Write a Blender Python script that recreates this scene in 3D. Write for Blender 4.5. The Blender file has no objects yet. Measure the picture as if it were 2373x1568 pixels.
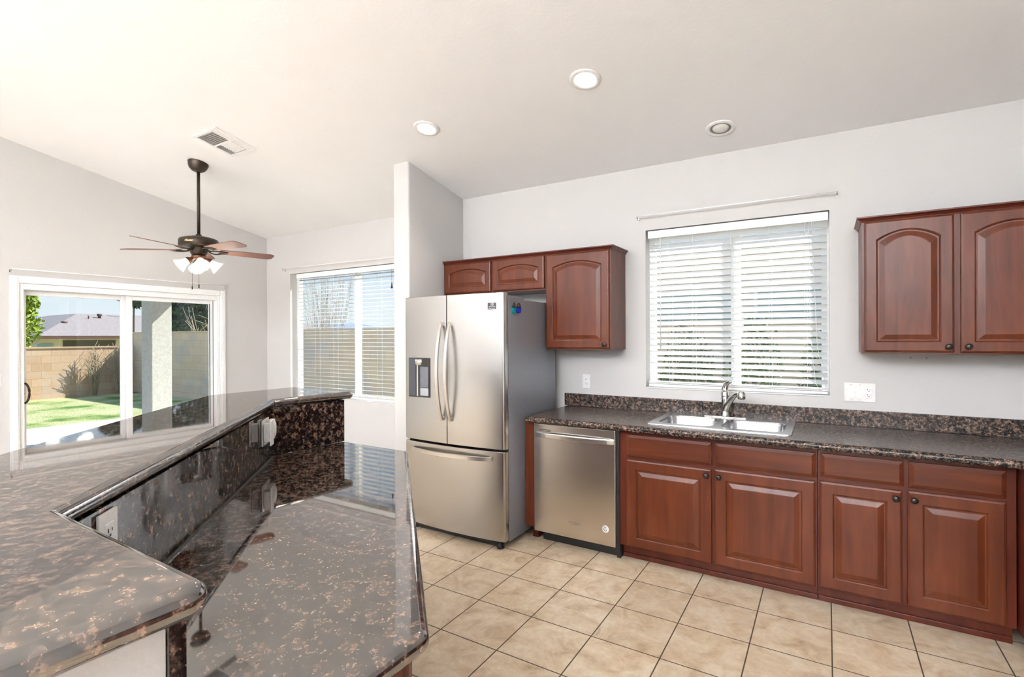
import bpy, bmesh, math, random
from mathutils import Vector, Matrix
from math import pi, sin, cos, atan, atan2, radians as R
C = bpy.context.scene
COL = C.collection
# ------------------------------------------------------------------ camera, world, sun, exposure
H = 1.47
cam_d = bpy.data.cameras.new('camera'); cam = bpy.data.objects.new('camera', cam_d); COL.objects.link(cam)
cam_d.sensor_width = 36; cam_d.lens = 36*1187.65/2373; cam_d.shift_y = -1.8/2373; cam_d.clip_start = .02; cam_d.clip_end = 600
_y, _p, _r = .550109, -.001589, -.004108
_rt = Vector((cos(_y), sin(_y), 0)); _f = Vector((-sin(_y), cos(_y), 0)); _u = Vector((0, 0, 1))
_f2 = _f*cos(_p)+_u*sin(_p); _u2 = -_f*sin(_p)+_u*cos(_p)
_r3 = _rt*cos(_r)+_u2*sin(_r); _u3 = -_rt*sin(_r)+_u2*cos(_r)
m = Matrix((( _r3.x, _u3.x, -_f2.x), (_r3.y, _u3.y, -_f2.y), (_r3.z, _u3.z, -_f2.z))).to_4x4()
cam.matrix_world = Matrix.Translation((0, 0, H)) @ m
C.camera = cam
C.view_settings.view_transform = 'Standard'; C.view_settings.look = 'None'
C.view_settings.gamma = 1; C.view_settings.use_curve_mapping = False
C.view_settings.exposure = .85
SKY = .6; SUN = 5.2; REAR = 1350; CAN = 18; FANW = 2

w = bpy.data.worlds.new('sky'); C.world = w; w.use_nodes = True
nt = w.node_tree; nt.nodes.clear()
o = nt.nodes.new('ShaderNodeOutputWorld'); bg = nt.nodes.new('ShaderNodeBackground'); bg.inputs[1].default_value = SKY
tc = nt.nodes.new('ShaderNodeTexCoord'); sx = nt.nodes.new('ShaderNodeSeparateXYZ'); cr = nt.nodes.new('ShaderNodeValToRGB')
nt.links.new(tc.outputs['Generated'], sx.inputs[0]); nt.links.new(sx.outputs[2], cr.inputs[0])
nt.links.new(cr.outputs[0], bg.inputs[0]); nt.links.new(bg.outputs[0], o.inputs[0])
e = cr.color_ramp.elements
e[0].position = 0; e[0].color = (.9, .94, 1, 1); e[1].position = 1; e[1].color = (.25, .48, .95, 1)
x = e.new(.08); x.color = (.80, .89, 1, 1); x = e.new(.26); x.color = (.45, .66, 1, 1)

sd = bpy.data.lights.new('sun', 'SUN'); so = bpy.data.objects.new('sun', sd); COL.objects.link(so)
sd.energy = SUN; sd.angle = R(.6); sd.color = (1, .95, .87)
so.rotation_euler = Vector((.6, 1, 1.1)).to_track_quat('Z', 'Y').to_euler(); so.location = (3, 6, 8)

def area(name, loc, rot, sx_, sy_, power, color=(1, 1, 1), spread=180):
    d = bpy.data.lights.new(name, 'AREA'); d.shape = 'RECTANGLE'; d.size = sx_; d.size_y = sy_; d.energy = power; d.color = color
    d.spread = R(spread)
    ob = bpy.data.objects.new(name, d); ob.location = loc; ob.rotation_euler = rot; COL.objects.link(ob); return ob
# added upward fill lights at assumed, unseen rear openings; they brighten room and ceiling
area('added_rear_fill_left', (-2.85, -5.12, 1.35), (R(-158), 0, 0), 1.9, 2.5, REAR*.6, (.92, .96, 1))
area('added_rear_fill_right', (-.3, -5.12, 1.45), (R(-158), 0, 0), 2.7, 2.3, REAR*1.2, (.92, .96, 1))

# ------------------------------------------------------------------ materials
def mat(name):
    mm = bpy.data.materials.new(name); mm.use_nodes = True; n = mm.node_tree; return mm, n, n.nodes['Principled BSDF']
def N(n, t, **k):
    a = n.nodes.new(t)
    for q, v in k.items():
        if q.startswith('i_'): a.inputs[q[2:].replace('_', ' ')].default_value = v
        elif q.startswith('n'): a.inputs[int(q[1:])].default_value = v
        else: setattr(a, q, v)
    return a
def L(n, a, b): n.links.new(a, b)
def ramp(n, fac, stops, mode='LINEAR'):
    r = n.nodes.new('ShaderNodeValToRGB'); r.color_ramp.interpolation = mode; el = r.color_ramp.elements
    el[0].position, el[0].color = stops[0][0], (*stops[0][1], 1); el[1].position, el[1].color = stops[-1][0], (*stops[-1][1], 1)
    for p, c in stops[1:-1]:
        q = el.new(p); q.color = (*c, 1)
    L(n, fac, r.inputs[0]); return r.outputs[0]
def coords(n, scale=(1, 1, 1), loc=(0, 0, 0), rot=(0, 0, 0)):
    t = n.nodes.new('ShaderNodeTexCoord'); mp = n.nodes.new('ShaderNodeMapping')
    mp.inputs['Scale'].default_value = scale; mp.inputs['Location'].default_value = loc; mp.inputs['Rotation'].default_value = rot
    L(n, t.outputs['Object'], mp.inputs[0]); return mp.outputs[0]
def noise(n, v, s, d=4, rgh=.55, dist=0):
    a = N(n, 'ShaderNodeTexNoise', i_Scale=s, i_Detail=d, i_Roughness=rgh, i_Distortion=dist); L(n, v, a.inputs['Vector']); return a.outputs['Fac']
def bump(n, p, h, st=.2, dist=.01):
    b = N(n, 'ShaderNodeBump', i_Strength=st, i_Distance=dist); L(n, h, b.inputs['Height']); L(n, b.outputs[0], p.inputs['Normal'])
def mix(n, f, a, b, bt='MIX'):
    x_ = n.nodes.new('ShaderNodeMix'); x_.data_type = 'RGBA'; x_.blend_type = bt
    for i, v in ((0, f), (6, a), (7, b)):
        if hasattr(v, 'is_linked'): L(n, v, x_.inputs[i])
        else: x_.inputs[i].default_value = v if i == 0 else (*v, 1)
    return x_.outputs[2]
def plain(name, col, rough=.5, metal=0, bmp=0, bs=60, vary=.06, **k):
    mm, n, p = mat(name)
    v = coords(n); f = noise(n, v, bs, 3)
    c = ramp(n, f, [(.3, tuple(max(0, q*(1-vary)) for q in col)), (.7, tuple(min(1, q*(1+vary)) for q in col))])
    L(n, c, p.inputs['Base Color']); p.inputs['Roughness'].default_value = rough; p.inputs['Metallic'].default_value = metal
    for q, v2 in k.items(): p.inputs[q.replace('_', ' ')].default_value = v2
    if bmp: bump(n, p, f, bmp, .004)
    return mm
def wallpaint(name, col):
    mm, n, p = mat(name); v = coords(n)
    c = ramp(n, noise(n, v, 3, 2), [(.3, tuple(q*.985 for q in col)), (.7, col)]); L(n, c, p.inputs['Base Color'])
    p.inputs['Roughness'].default_value = .6; bump(n, p, noise(n, v, 55, 4), .25, .004); return mm
M = {}
M['wall'] = wallpaint('wall_paint', (.545, .53, .52))
M['ceil'] = wallpaint('ceiling_paint', (.93, .935, .955))
M['trim'] = plain('white_trim', (.84, .84, .84), .35)
M['vinyl'] = plain('white_vinyl', (.84, .85, .86), .3)
M['plastic'] = plain('white_plastic', (.8, .79, .77), .3)
M['black'] = plain('black_plastic', (.012, .012, .013), .35)
M['darkgap'] = plain('dark_gap', (.006, .006, .006), .8)
M['bronze'] = plain('dark_bronze', (.045, .032, .024), .35, .6, vary=.2)
M['knob'] = plain('knob_bronze', (.03, .025, .022), .3, .5)
M['chrome'] = plain('brushed_nickel', (.62, .61, .59), .18, 1)
M['sinksteel'] = plain('sink_steel', (.50, .51, .53), .26, 1)
M['copper'] = plain('antique_copper', (.32, .15, .08), .3, .8)
M['gold'] = plain('gold_lettering', (.8, .55, .22), .4, .5)
M['print'] = plain('white_print', (.75, .75, .72), .5)
M['greyprint'] = plain('grey_print', (.12, .10, .085), .5)
M['teal'] = plain('teal_plastic', (.0, .22, .24), .25)
M['blue'] = plain('blue_plastic', (.01, .03, .42), .25)
M['screen'] = plain('bronze_latch', (.06, .06, .06), .4, .5)
M['concrete'] = plain('patio_concrete', (.62, .6, .57), .85, bmp=.2, bs=25)
M['stucco'] = plain('stucco', (.55, .53, .49), .9, bmp=.9, bs=28, vary=.12)
M['tanstucco'] = plain('tan_stucco', (.66, .55, .40), .9, bmp=.3, bs=20)
M['beigestucco'] = plain('beige_stucco', (.66, .56, .47), .9, bmp=.3, bs=20)
M['shingle'] = plain('roof_shingle', (.30, .255, .25), .9, bmp=.5, bs=9, vary=.15)
M['fascia'] = plain('roof_fascia', (.10, .045, .035), .6)
M['porch'] = plain('porch_shade', (.10, .085, .065), .9)
M['winglass'] = plain('window_glass_tint', (.25, .36, .35), .1)
M['bark'] = plain('bark', (.22, .17, .12), .9, bmp=.5, bs=40, vary=.25)
M['barklight'] = plain('grey_bark', (.40, .36, .34), .9, vary=.2)
M['twig'] = plain('dry_twig', (.42, .33, .22), .9, vary=.2)
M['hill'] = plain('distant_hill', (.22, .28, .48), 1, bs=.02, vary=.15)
M['snow'] = plain('far_white_patch', (.75, .8, .9), 1)
M['umbrella'] = plain('pink_canvas', (.62, .42, .33), .9)
M['bulbwhite'] = plain('unlit_bulb', (.78, .78, .75), .3)
def leafmat(name, a, b):
    mm, n, p = mat(name); v = coords(n)
    L(n, ramp(n, noise(n, v, 5, 3), [(.3, a), (.7, b)]), p.inputs['Base Color']); p.inputs['Roughness'].default_value = .6
    p.inputs['Transmission Weight'].default_value = 0; return mm
M['leaf_y'] = leafmat('yellow_green_leaf', (.12, .20, .015), (.42, .50, .06))
M['leaf_d'] = leafmat('dark_blue_green_leaf', (.012, .035, .02), (.05, .10, .06))
M['leaf_s'] = leafmat('shrub_leaf', (.03, .06, .02), (.14, .20, .06))

def emis(name, col, st):
    mm, n, p = mat(name); p.inputs['Base Color'].default_value = (.9, .88, .82, 1)
    f = noise(n, coords(n), 8, 2); L(n, ramp(n, f, [(.2, tuple(q*.97 for q in col)), (.8, col)]), p.inputs['Emission Color'])
    p.inputs['Emission Strength'].default_value = st; p.inputs['Roughness'].default_value = .4; return mm
M['lamp'] = emis('lit_lamp_face', (1, .93, .80), 2.2)
M['shade'] = emis('lit_frosted_glass', (1, .95, .86), .55)

def glassmat():
    mm = bpy.data.materials.new('clear_glass'); mm.use_nodes = True; n = mm.node_tree; n.nodes.clear()
    out = n.nodes.new('ShaderNodeOutputMaterial'); t = n.nodes.new('ShaderNodeBsdfTransparent'); g = n.nodes.new('ShaderNodeBsdfGlossy')
    g.inputs['Roughness'].default_value = .01; t.inputs[0].default_value = (.94, .97, .96, 1)
    lw = N(n, 'ShaderNodeLayerWeight', i_Blend=.5); pw_ = N(n, 'ShaderNodeMath', operation='POWER', n1=5.0); L(n, lw.outputs['Facing'], pw_.inputs[0])
    fr = N(n, 'ShaderNodeMath', operation='MULTIPLY_ADD', n1=.93, n2=.035); L(n, pw_.outputs[0], fr.inputs[0]); ms = n.nodes.new('ShaderNodeMixShader')
    L(n, fr.outputs[0], ms.inputs[0]); L(n, t.outputs[0], ms.inputs[1]); L(n, g.outputs[0], ms.inputs[2]); L(n, ms.outputs[0], out.inputs[0]); return mm
M['glass'] = glassmat()
def blindmat():
    mm = bpy.data.materials.new('blind_slat_white'); mm.use_nodes = True; n = mm.node_tree; n.nodes.clear()
    out = n.nodes.new('ShaderNodeOutputMaterial'); d = n.nodes.new('ShaderNodeBsdfDiffuse'); t = n.nodes.new('ShaderNodeBsdfTranslucent')
    f = noise(n, coords(n), 6, 2); c = ramp(n, f, [(.3, (.84, .84, .83)), (.7, (.88, .88, .87))])
    L(n, c, d.inputs[0]); L(n, c, t.inputs[0]); ms = n.nodes.new('ShaderNodeMixShader'); ms.inputs[0].default_value = .58
    L(n, d.outputs[0], ms.inputs[1]); L(n, t.outputs[0], ms.inputs[2]); L(n, ms.outputs[0], out.inputs[0]); return mm
M['slat'] = blindmat()

def wood(name, a, b, c2, sc):
    mm, n, p = mat(name); v = coords(n, sc)
    f = noise(n, v, 1, 6, .6, .6); g = noise(n, coords(n, (1.5, 1.5, 1.5)), 2.2, 2)
    c = ramp(n, f, [(.25, a), (.5, b), (.75, c2)])
    c = mix(n, .55, c, ramp(n, g, [(.3, (.72, .62, .6)), (.7, (1.15, 1.12, 1.1))]), 'MULTIPLY')
    L(n, c, p.inputs['Base Color']); p.inputs['Specular IOR Level'].default_value = .3; p.inputs['Roughness'].default_value = .34; p.inputs['Coat Weight'].default_value = .05; p.inputs['Coat Roughness'].default_value = .2
    bump(n, p, f, .06, .002); return mm
WD = ((.062, .0125, .005), (.095, .021, .007), (.13, .032, .011))
M['woodv'] = wood('cherry_wood_vertical', *WD, (16, 16, 1.6))
M['woodh'] = wood('cherry_wood_horizontal', *WD, (1.6, 16, 16))
M['woodd'] = wood('cherry_wood_frame', (.055, .009, .005), (.078, .014, .006), (.105, .020, .009), (14, 14, 2))

def granite(name, sc, dark, mid, lite, spk, rough, ior, cover=.5):
    mm, n, p = mat(name); v = coords(n)
    wv = N(n, 'ShaderNodeTexNoise', i_Scale=9*sc, i_Detail=2); L(n, v, wv.inputs['Vector'])
    a = noise(n, v, 46*sc, 6, .66, .25); b = noise(n, v, 120*sc, 3, .6); vo = N(n, 'ShaderNodeTexVoronoi', i_Scale=85*sc); L(n, v, vo.inputs['Vector'])
    base = ramp(n, a, [(cover-.05, dark), (cover+.03, mid), (cover+.12, lite), (cover+.3, lite)])
    s = ramp(n, b, [(.42, (.25, .25, .27)), (.56, (1, 1, 1)), (.72, (1.5, 1.35, 1.2))])
    c = mix(n, .85, base, s, 'MULTIPLY')
    c = mix(n, ramp(n, vo.outputs['Distance'], [(.05, (1, 1, 1)), (.14, (0, 0, 0))]), c, spk)
    L(n, c, p.inputs['Base Color']); p.inputs['Roughness'].default_value = rough; p.inputs['IOR'].default_value = ior
    return mm
M['granite'] = granite('polished_tan_brown_granite', 1, (.011, .010, .011), (.045, .03, .025), (.19, .12, .085), (.16, .12, .095), .03, 2.7, .472)
M['granitev'] = granite('polished_granite_backsplash', 1, (.010, .009, .010), (.038, .028, .024), (.25, .155, .11), (.24, .18, .13), .03, 1.5, .50)
M['counter'] = granite('dark_speckled_counter', 1.6, (.013, .012, .013), (.055, .038, .030), (.24, .16, .12), (.32, .24, .19), .25, 1.36, .475)

def steel(name, col, rough, sc):
    mm, n, p = mat(name); v = coords(n, sc); f = noise(n, v, 1, 3)
    L(n, ramp(n, f, [(.3, tuple(q*.97 for q in col)), (.7, col)]), p.inputs['Base Color']); p.inputs['Metallic'].default_value = 1
    p.inputs['Anisotropic'].default_value = .5
    p.inputs['Roughness'].default_value = rough; bump(n, p, f, .03, .001); return mm
M['steel'] = steel('brushed_stainless', (.45, .435, .42), .27, (3, 3, 700))
M['steeldw'] = steel('brushed_stainless_dishwasher', (.66, .62, .57), .27, (3, 3, 700))
M['steelh'] = steel('satin_stainless_handle', (.60, .57, .54), .28, (60, 60, 60))
M['fridgeside'] = plain('grey_painted_steel', (.26, .27, .30), .36, .4)

def tile():
    mm, n, p = mat('beige_ceramic_tile'); s = .3357; x0 = -1.129*1.47; y0 = 2.0508*1.47
    v = coords(n, loc=(-x0+s*40, -y0+s*40, 0))
    b = N(n, 'ShaderNodeTexBrick', offset=0, squash=1); b.inputs['Scale'].default_value = 1
    b.inputs['Brick Width'].default_value = s; b.inputs['Row Height'].default_value = s
    b.inputs['Mortar Size'].default_value = .0032; b.inputs['Mortar Smooth'].default_value = .2; b.inputs['Bias'].default_value = 0
    b.inputs['Color1'].default_value = (.9, .9, .9, 1); b.inputs['Color2'].default_value = (1, 1, 1, 1)
    L(n, v, b.inputs['Vector'])
    w2 = coords(n, (1, 1, 1)); f = noise(n, w2, 7, 6, .62, .8); g = noise(n, w2, 38, 4, .6)
    c = ramp(n, f, [(.28, (.40, .29, .185)), (.45, (.62, .49, .35)), (.6, (.71, .60, .46)), (.75, (.74, .65, .53))])
    c = mix(n, .6, c, ramp(n, g, [(.3, (.82, .78, .72)), (.65, (1.05, 1.05, 1.05))]), 'MULTIPLY')
    c = mix(n, 1.0, c, b.outputs['Color'], 'MULTIPLY')
    c = mix(n, b.outputs['Fac'], c, (.085, .055, .035))
    L(n, c, p.inputs['Base Color'])
    L(n, ramp(n, b.outputs['Fac'], [(0, (.42,)*3), (1, (.9,)*3)]), p.inputs['Roughness'])
    iv = N(n, 'ShaderNodeMath', operation='MULTIPLY_ADD', n1=-1.0, n2=1.0); L(n, b.outputs['Fac'], iv.inputs[0])
    ad = N(n, 'ShaderNodeMath', operation='MULTIPLY_ADD', n1=.12); L(n, g, ad.inputs[0]); L(n, iv.outputs[0], ad.inputs[2])
    bump(n, p, ad.outputs[0], .35, .003); return mm
M['tile'] = tile()
def blockwall(name, axis, c1, c2):
    mm, n, p = mat(name); t = n.nodes.new('ShaderNodeTexCoord'); s = n.nodes.new('ShaderNodeSeparateXYZ'); cb = n.nodes.new('ShaderNodeCombineXYZ')
    L(n, t.outputs['Object'], s.inputs[0]); L(n, s.outputs[axis], cb.inputs[0]); L(n, s.outputs[2], cb.inputs[1])
    b = N(n, 'ShaderNodeTexBrick'); b.inputs['Scale'].default_value = 1
    for k, q in (('Brick Width', .406), ('Row Height', .203), ('Mortar Size', .006), ('Mortar Smooth', .3)): b.inputs[k].default_value = q
    b.inputs['Color1'].default_value = (*c1, 1); b.inputs['Color2'].default_value = (*c2, 1); b.inputs['Mortar'].default_value = (*[q*.8 for q in c1], 1)
    L(n, cb.outputs[0], b.inputs['Vector'])
    f = noise(n, coords(n), 1.1, 5, .6); c = mix(n, ramp(n, f, [(.52, (0, 0, 0)), (.66, (.55, .55, .55))]), b.outputs['Color'], (.50, .47, .47))
    L(n, c, p.inputs['Base Color']); p.inputs['Roughness'].default_value = .9; bump(n, p, noise(n, coords(n), 30, 4), .4, .01); return mm
M['blockx'] = blockwall('tan_block_x', 0, (.72, .54, .38), (.78, .60, .43))
M['blocky'] = blockwall('tan_block_y', 1, (.52, .34, .22), (.60, .41, .28))
def grassmat():
    mm, n, p = mat('lawn_grass'); v = coords(n)
    f = noise(n, v, .9, 5, .6); g = noise(n, v, 30, 4)
    c = ramp(n, f, [(.36, (.10, .22, .04)), (.43, (.30, .38, .12)), (.50, (.52, .52, .27)), (.7, (.64, .60, .38))])
    c = mix(n, .5, c, ramp(n, g, [(.3, (.55, .6, .5)), (.7, (1.2, 1.2, 1.1))]), 'MULTIPLY')
    L(n, c, p.inputs['Base Color']); p.inputs['Roughness'].default_value = .95; bump(n, p, g, .8, .05); return mm
M['grass'] = grassmat()

# ------------------------------------------------------------------ mesh helpers
class MB:
    def __init__(s): s.v = []; s.f = []; s.sm = []
    def add(s, vs, fs, smooth=False):
        b = len(s.v); s.v += [tuple(q) for q in vs]; s.f += [tuple(b+i for i in f) for f in fs]; s.sm += [smooth]*len(fs); return s
    def box(s, x0, x1, y0, y1, z0, z1, b=0):
        if b <= 0:
            vs = [(x, y, z) for z in (z0, z1) for y in (y0, y1) for x in (x0, x1)]
            return s.add(vs, [(0, 2, 3, 1), (4, 5, 7, 6), (0, 1, 5, 4), (2, 6, 7, 3), (0, 4, 6, 2), (1, 3, 7, 5)])
        bm = bmesh.new(); bmesh.ops.create_cube(bm, size=1)
        for q in bm.verts: q.co = Vector(((x0+x1)/2+q.co.x*(x1-x0), (y0+y1)/2+q.co.y*(y1-y0), (z0+z1)/2+q.co.z*(z1-z0)))
        bmesh.ops.bevel(bm, geom=bm.edges[:], offset=b, segments=2, affect='EDGES', profile=.6)
        return s.bm(bm, False)
    def bm(s, bm, smooth=False):
        bm.verts.ensure_lookup_table(); bm.verts.index_update()
        s.add([q.co[:] for q in bm.verts], [[q.index for q in f.verts] for f in bm.faces], smooth); bm.free(); return s
    def rings(s, rs, cap0=True, cap1=True, smooth=False, close=True):
        n = len(rs[0]); b = len(s.v); vs = [q for r in rs for q in r]; fs = []
        for i in range(len(rs)-1):
            for j in range(n if close else n-1):
                k = (j+1) % n; fs.append((i*n+j, i*n+k, (i+1)*n+k, (i+1)*n+j))
        if cap0: fs.append(tuple(range(n-1, -1, -1)))
        if cap1: fs.append(tuple((len(rs)-1)*n+j for j in range(n)))
        return s.add(vs, fs, smooth)
    def lathe(s, prof, c=(0, 0, 0), n=24, mat4=None, smooth=True, caps=True):
        rs = []
        for r, z in prof:
            ring = [Vector((r*cos(2*pi*i/n), r*sin(2*pi*i/n), z)) for i in range(n)]
            if mat4: ring = [mat4 @ q for q in ring]
            rs.append([(q[0]+c[0], q[1]+c[1], q[2]+c[2]) for q in ring])
        return s.rings(rs, caps, caps, smooth)
    def sweep(s, path, sec, up=(0, 0, 1), smooth=True, caps=True):
        P = [Vector(p) for p in path]; up = Vector(up); rs = []
        for i, p in enumerate(P):
            t = (P[min(i+1, len(P)-1)]-P[max(i-1, 0)]).normalized(); sd_ = t.cross(up)
            if sd_.length < 1e-4: sd_ = t.cross(Vector((1, 0, 0)))
            sd_.normalize(); u = sd_.cross(t).normalized()
            rs.append([tuple(p+sd_*a+u*b) for a, b in (sec(i/(len(P)-1)) if callable(sec) else sec)])
        return s.rings(rs, caps, caps, smooth)
    def tube(s, path, r, n=8, **k):
        return s.sweep(path, (lambda t: [(r(t)*cos(2*pi*i/n), r(t)*sin(2*pi*i/n)) for i in range(n)]) if callable(r) else [(r*cos(2*pi*i/n), r*sin(2*pi*i/n)) for i in range(n)], **k)
    def xf(s, m4):
        s.v = [tuple(m4 @ Vector(q)) for q in s.v]; return s
def spath(P, n=5):
    P = [Vector(p) for p in P]; out = []
    for i in range(len(P)-1):
        a, b, c, d = P[max(i-1, 0)], P[i], P[i+1], P[min(i+2, len(P)-1)]
        for k in range(n):
            t = k/n; out.append(.5*((2*b)+(c-a)*t+(2*a-5*b+4*c-d)*t*t+(-a+3*b-3*c+d)*t**3))
    return out+[P[-1]]
def wloc(o):
    v = Vector((0, 0, 0))
    while o: v += o.location; o = o.parent
    return v
def part(name, mb, mt, parent=None, local=False, label=None):
    me = bpy.data.meshes.new(name); off = Vector((0, 0, 0)) if (local or not parent) else wloc(parent)
    me.from_pydata([tuple(Vector(q)-off) for q in mb.v], [], mb.f); me.materials.append(M[mt] if isinstance(mt, str) else mt)
    me.polygons.foreach_set('use_smooth', mb.sm); me.update()
    bm = bmesh.new(); bm.from_mesh(me); bmesh.ops.recalc_face_normals(bm, faces=bm.faces[:]); bm.to_mesh(me); bm.free()
    ob = bpy.data.objects.new(name, me); COL.objects.link(ob)
    if parent: ob.parent = parent
    if label: ob['label'] = label
    return ob
def tag(o, label=None, cat=None, group=None, kind=None):
    for k, v in (('label', label), ('category', cat), ('group', group), ('kind', kind)):
        if v: o[k] = v
    return o
def thing(name, loc, label, cat, group=None, kind=None):
    o = bpy.data.objects.new(name, None); o.location = loc; COL.objects.link(o); o.empty_display_size = .1
    return tag(o, label, cat, group, kind)
def struct(name, mb, mt, parent=None): return tag(part(name, mb, mt, parent), kind='structure') if not parent else part(name, mb, mt, parent)
def setsmooth(o, ang=35):
    me = o.data
    for q in me.polygons: q.use_smooth = True
    try: me.set_sharp_from_angle(angle=R(ang))
    except Exception: pass
    return o
def roundpoly(pts, rad, n=6):
    out = []; k = len(pts)
    for i, p in enumerate(pts):
        r = rad[i] if isinstance(rad, (list, tuple)) else rad
        a = Vector(pts[i-1])-Vector(p); b = Vector(pts[(i+1) % k])-Vector(p)
        if r <= 0: out.append(tuple(p)); continue
        a.normalize(); b.normalize(); half = a.angle(b)/2; d = r/math.tan(half)
        s_ = Vector(p)+a*d; e_ = Vector(p)+b*d; c = Vector(p)+(a+b).normalized()*(r/sin(half))
        a0 = atan2(s_.y-c.y, s_.x-c.x); a1 = atan2(e_.y-c.y, e_.x-c.x); da = (a1-a0+pi) % (2*pi)-pi
        out += [(c.x+r*cos(a0+da*t/n), c.y+r*sin(a0+da*t/n)) for t in range(n+1)]
    return out
def offset(poly, d):
    k = len(poly); ar = sum(poly[i][0]*poly[(i+1) % k][1]-poly[(i+1) % k][0]*poly[i][1] for i in range(k)); sg = 1 if ar > 0 else -1
    out = []
    for i in range(k):
        p0, p1, p2 = Vector(poly[i-1]), Vector(poly[i]), Vector(poly[(i+1) % k])
        e1 = (p1-p0).normalized(); e2 = (p2-p1).normalized(); n1 = Vector((-e1.y, e1.x))*sg; n2 = Vector((-e2.y, e2.x))*sg
        nn = n1+n2; nn = nn/max(nn.length_squared, .2)*2; out.append((p1.x+nn.x*d, p1.y+nn.y*d))
    return out
def fill(loops3):
    bm = bmesh.new()
    for lp in loops3:
        vs = [bm.verts.new(q) for q in lp]
        for i in range(len(vs)): bm.edges.new((vs[i], vs[(i+1) % len(vs)]))
    bmesh.ops.triangle_fill(bm, edges=bm.edges[:], use_beauty=True, use_dissolve=False); return bm
def slab(mb, poly, z0, z1, r=0, holes=(), seg=6):
    """horizontal slab from a 2D outline with a rounded (bullnose) edge and optional holes"""
    zm = (z0+z1)/2; rr = (z1-z0)/2; rs = []
    if r > 0:
        for i in range(seg+1):
            a = -pi/2+pi*i/seg; off = offset(poly, r*(1-cos(a))); rs.append([(p[0], p[1], zm+rr*sin(a)) for p in off])
    else: rs = [[(p[0], p[1], z) for p in poly] for z in (z0, z1)]
    mb.rings(rs, False, False, r > 0)
    for lp, z in ((rs[0], z0), (rs[-1], z1)):
        mb.bm(fill([lp]+[[(p[0], p[1], z) for p in h] for h in holes]))
    for h in holes: mb.rings([[(p[0], p[1], z) for p in h] for z in (z0, z1)], False, False)
    return mb
def panel(mb, axis, a0, a1, poly, holes=()):
    """vertical wall: 2D outline (horizontal, z) extruded along x or y between a0 and a1"""
    mk = (lambda u, z, a: (a, u, z)) if axis == 'x' else (lambda u, z, a: (u, a, z))
    for a in (a0, a1): mb.bm(fill([[mk(u, z, a) for u, z in lp] for lp in [poly]+list(holes)]))
    for lp in [poly]+list(holes): mb.rings([[mk(u, z, a) for u, z in lp] for a in (a0, a1)], False, False)
    return mb
def rect(a0, a1, b0, b1): return [(a0, b0), (a1, b0), (a1, b1), (a0, b1)]
def textpart(name, body, size, mt, parent, loc, rot, ext=.0006, shear=0, ax='CENTER'):
    cu = bpy.data.curves.new(name, 'FONT'); cu.body = body; cu.size = size; cu.extrude = ext; cu.align_x = ax; cu.align_y = 'CENTER'; cu.shear = shear; cu.resolution_u = 3
    tmp = bpy.data.objects.new(name+'_t', cu); COL.objects.link(tmp)
    me = bpy.data.meshes.new_from_object(tmp.evaluated_get(bpy.context.evaluated_depsgraph_get())); bpy.data.objects.remove(tmp); bpy.data.curves.remove(cu)
    me.name = name; me.materials.clear(); me.materials.append(M[mt]); ob = bpy.data.objects.new(name, me); COL.objects.link(ob)
    ob.parent = parent; ob.location = Vector(loc)-wloc(parent); ob.rotation_euler = rot; return ob

# ------------------------------------------------------------------ room shell
XL, XR, YK, YN, YB = -6.11, 1.44, 3.86, 3.96, -5.0
ZC, SL, YRIDGE = 2.759, .196, -1.5
def zc(y): return ZC+SL*(YK-y) if y >= YRIDGE else ZC+SL*(YK-YRIDGE)-SL*(YRIDGE-y)
T = .16
struct('floor', MB().box(XL-T, XR+T, YB-T, YN+T, -.12, 0), 'tile')
cb = MB(); yy = [YB-T, YRIDGE, YN+T]
cb.rings([[(x_, y_, zc(y_)+dz) for y_, dz in ((yy[0], 0), (yy[1], 0), (yy[2], 0), (yy[2], .12), (yy[1], .12), (yy[0], .12))] for x_ in (XL-T, XR+T)])
struct('ceiling', cb, 'ceil')
# sink wall and nook wall
KW = (-1.171, .018, 1.079, 2.275); NW = (-5.635, -3.70, .766, 2.255)
struct('wall_kitchen', panel(MB(), 'y', YK, YK+T, [(-3.0, 0), (XR+T, 0), (XR+T, ZC), (-3.0, ZC)], [rect(*KW)]), 'wall')
struct('wall_nook', panel(MB(), 'y', YN, YN+T, [(XL-T, 0), (-2.95, 0), (-2.95, zc(YN)), (XL-T, zc(YN))], [rect(*NW)]), 'wall')
DY0, DY1, DZ = 1.59, 3.36, 1.968
struct('wall_left', panel(MB(), 'x', XL-T, XL, [(YB-T, 0), (DY0, 0), (DY0, DZ), (DY1, DZ), (DY1, 0), (YN+T, 0), (YN+T, zc(YN+T)), (YRIDGE, zc(YRIDGE)), (YB-T, zc(YB-T))]), 'wall')
struct('wall_right', panel(MB(), 'x', XR, XR+T, [(YB-T, 0), (YN, 0), (YN, zc(YN)), (YRIDGE, zc(YRIDGE)), (YB-T, zc(YB-T))]), 'wall')
struct('wall_rear', panel(MB(), 'y', YB-.1, YB, [(XL-T, 0), (XR+T, 0), (XR+T, zc(YB)), (XL-T, zc(YB))], [rect(-3.85, -1.85, .05, 2.6), rect(-1.65, 1.1, .35, 2.7)]), 'wall')  # both openings invented to hold the added rear lights
wg = MB(); wy = 3.12
wp = roundpoly([(-3.07, wy), (-2.898, wy), (-2.898, YK+.12), (-3.07, YK+.12)], [.018, .018, 0, 0], 4)
wg.rings([[(p[0], p[1], 0) for p in wp], [(p[0], p[1], zc(p[1])) for p in wp]]); setsmooth(struct('wall_wing', wg, 'wall'))
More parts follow.
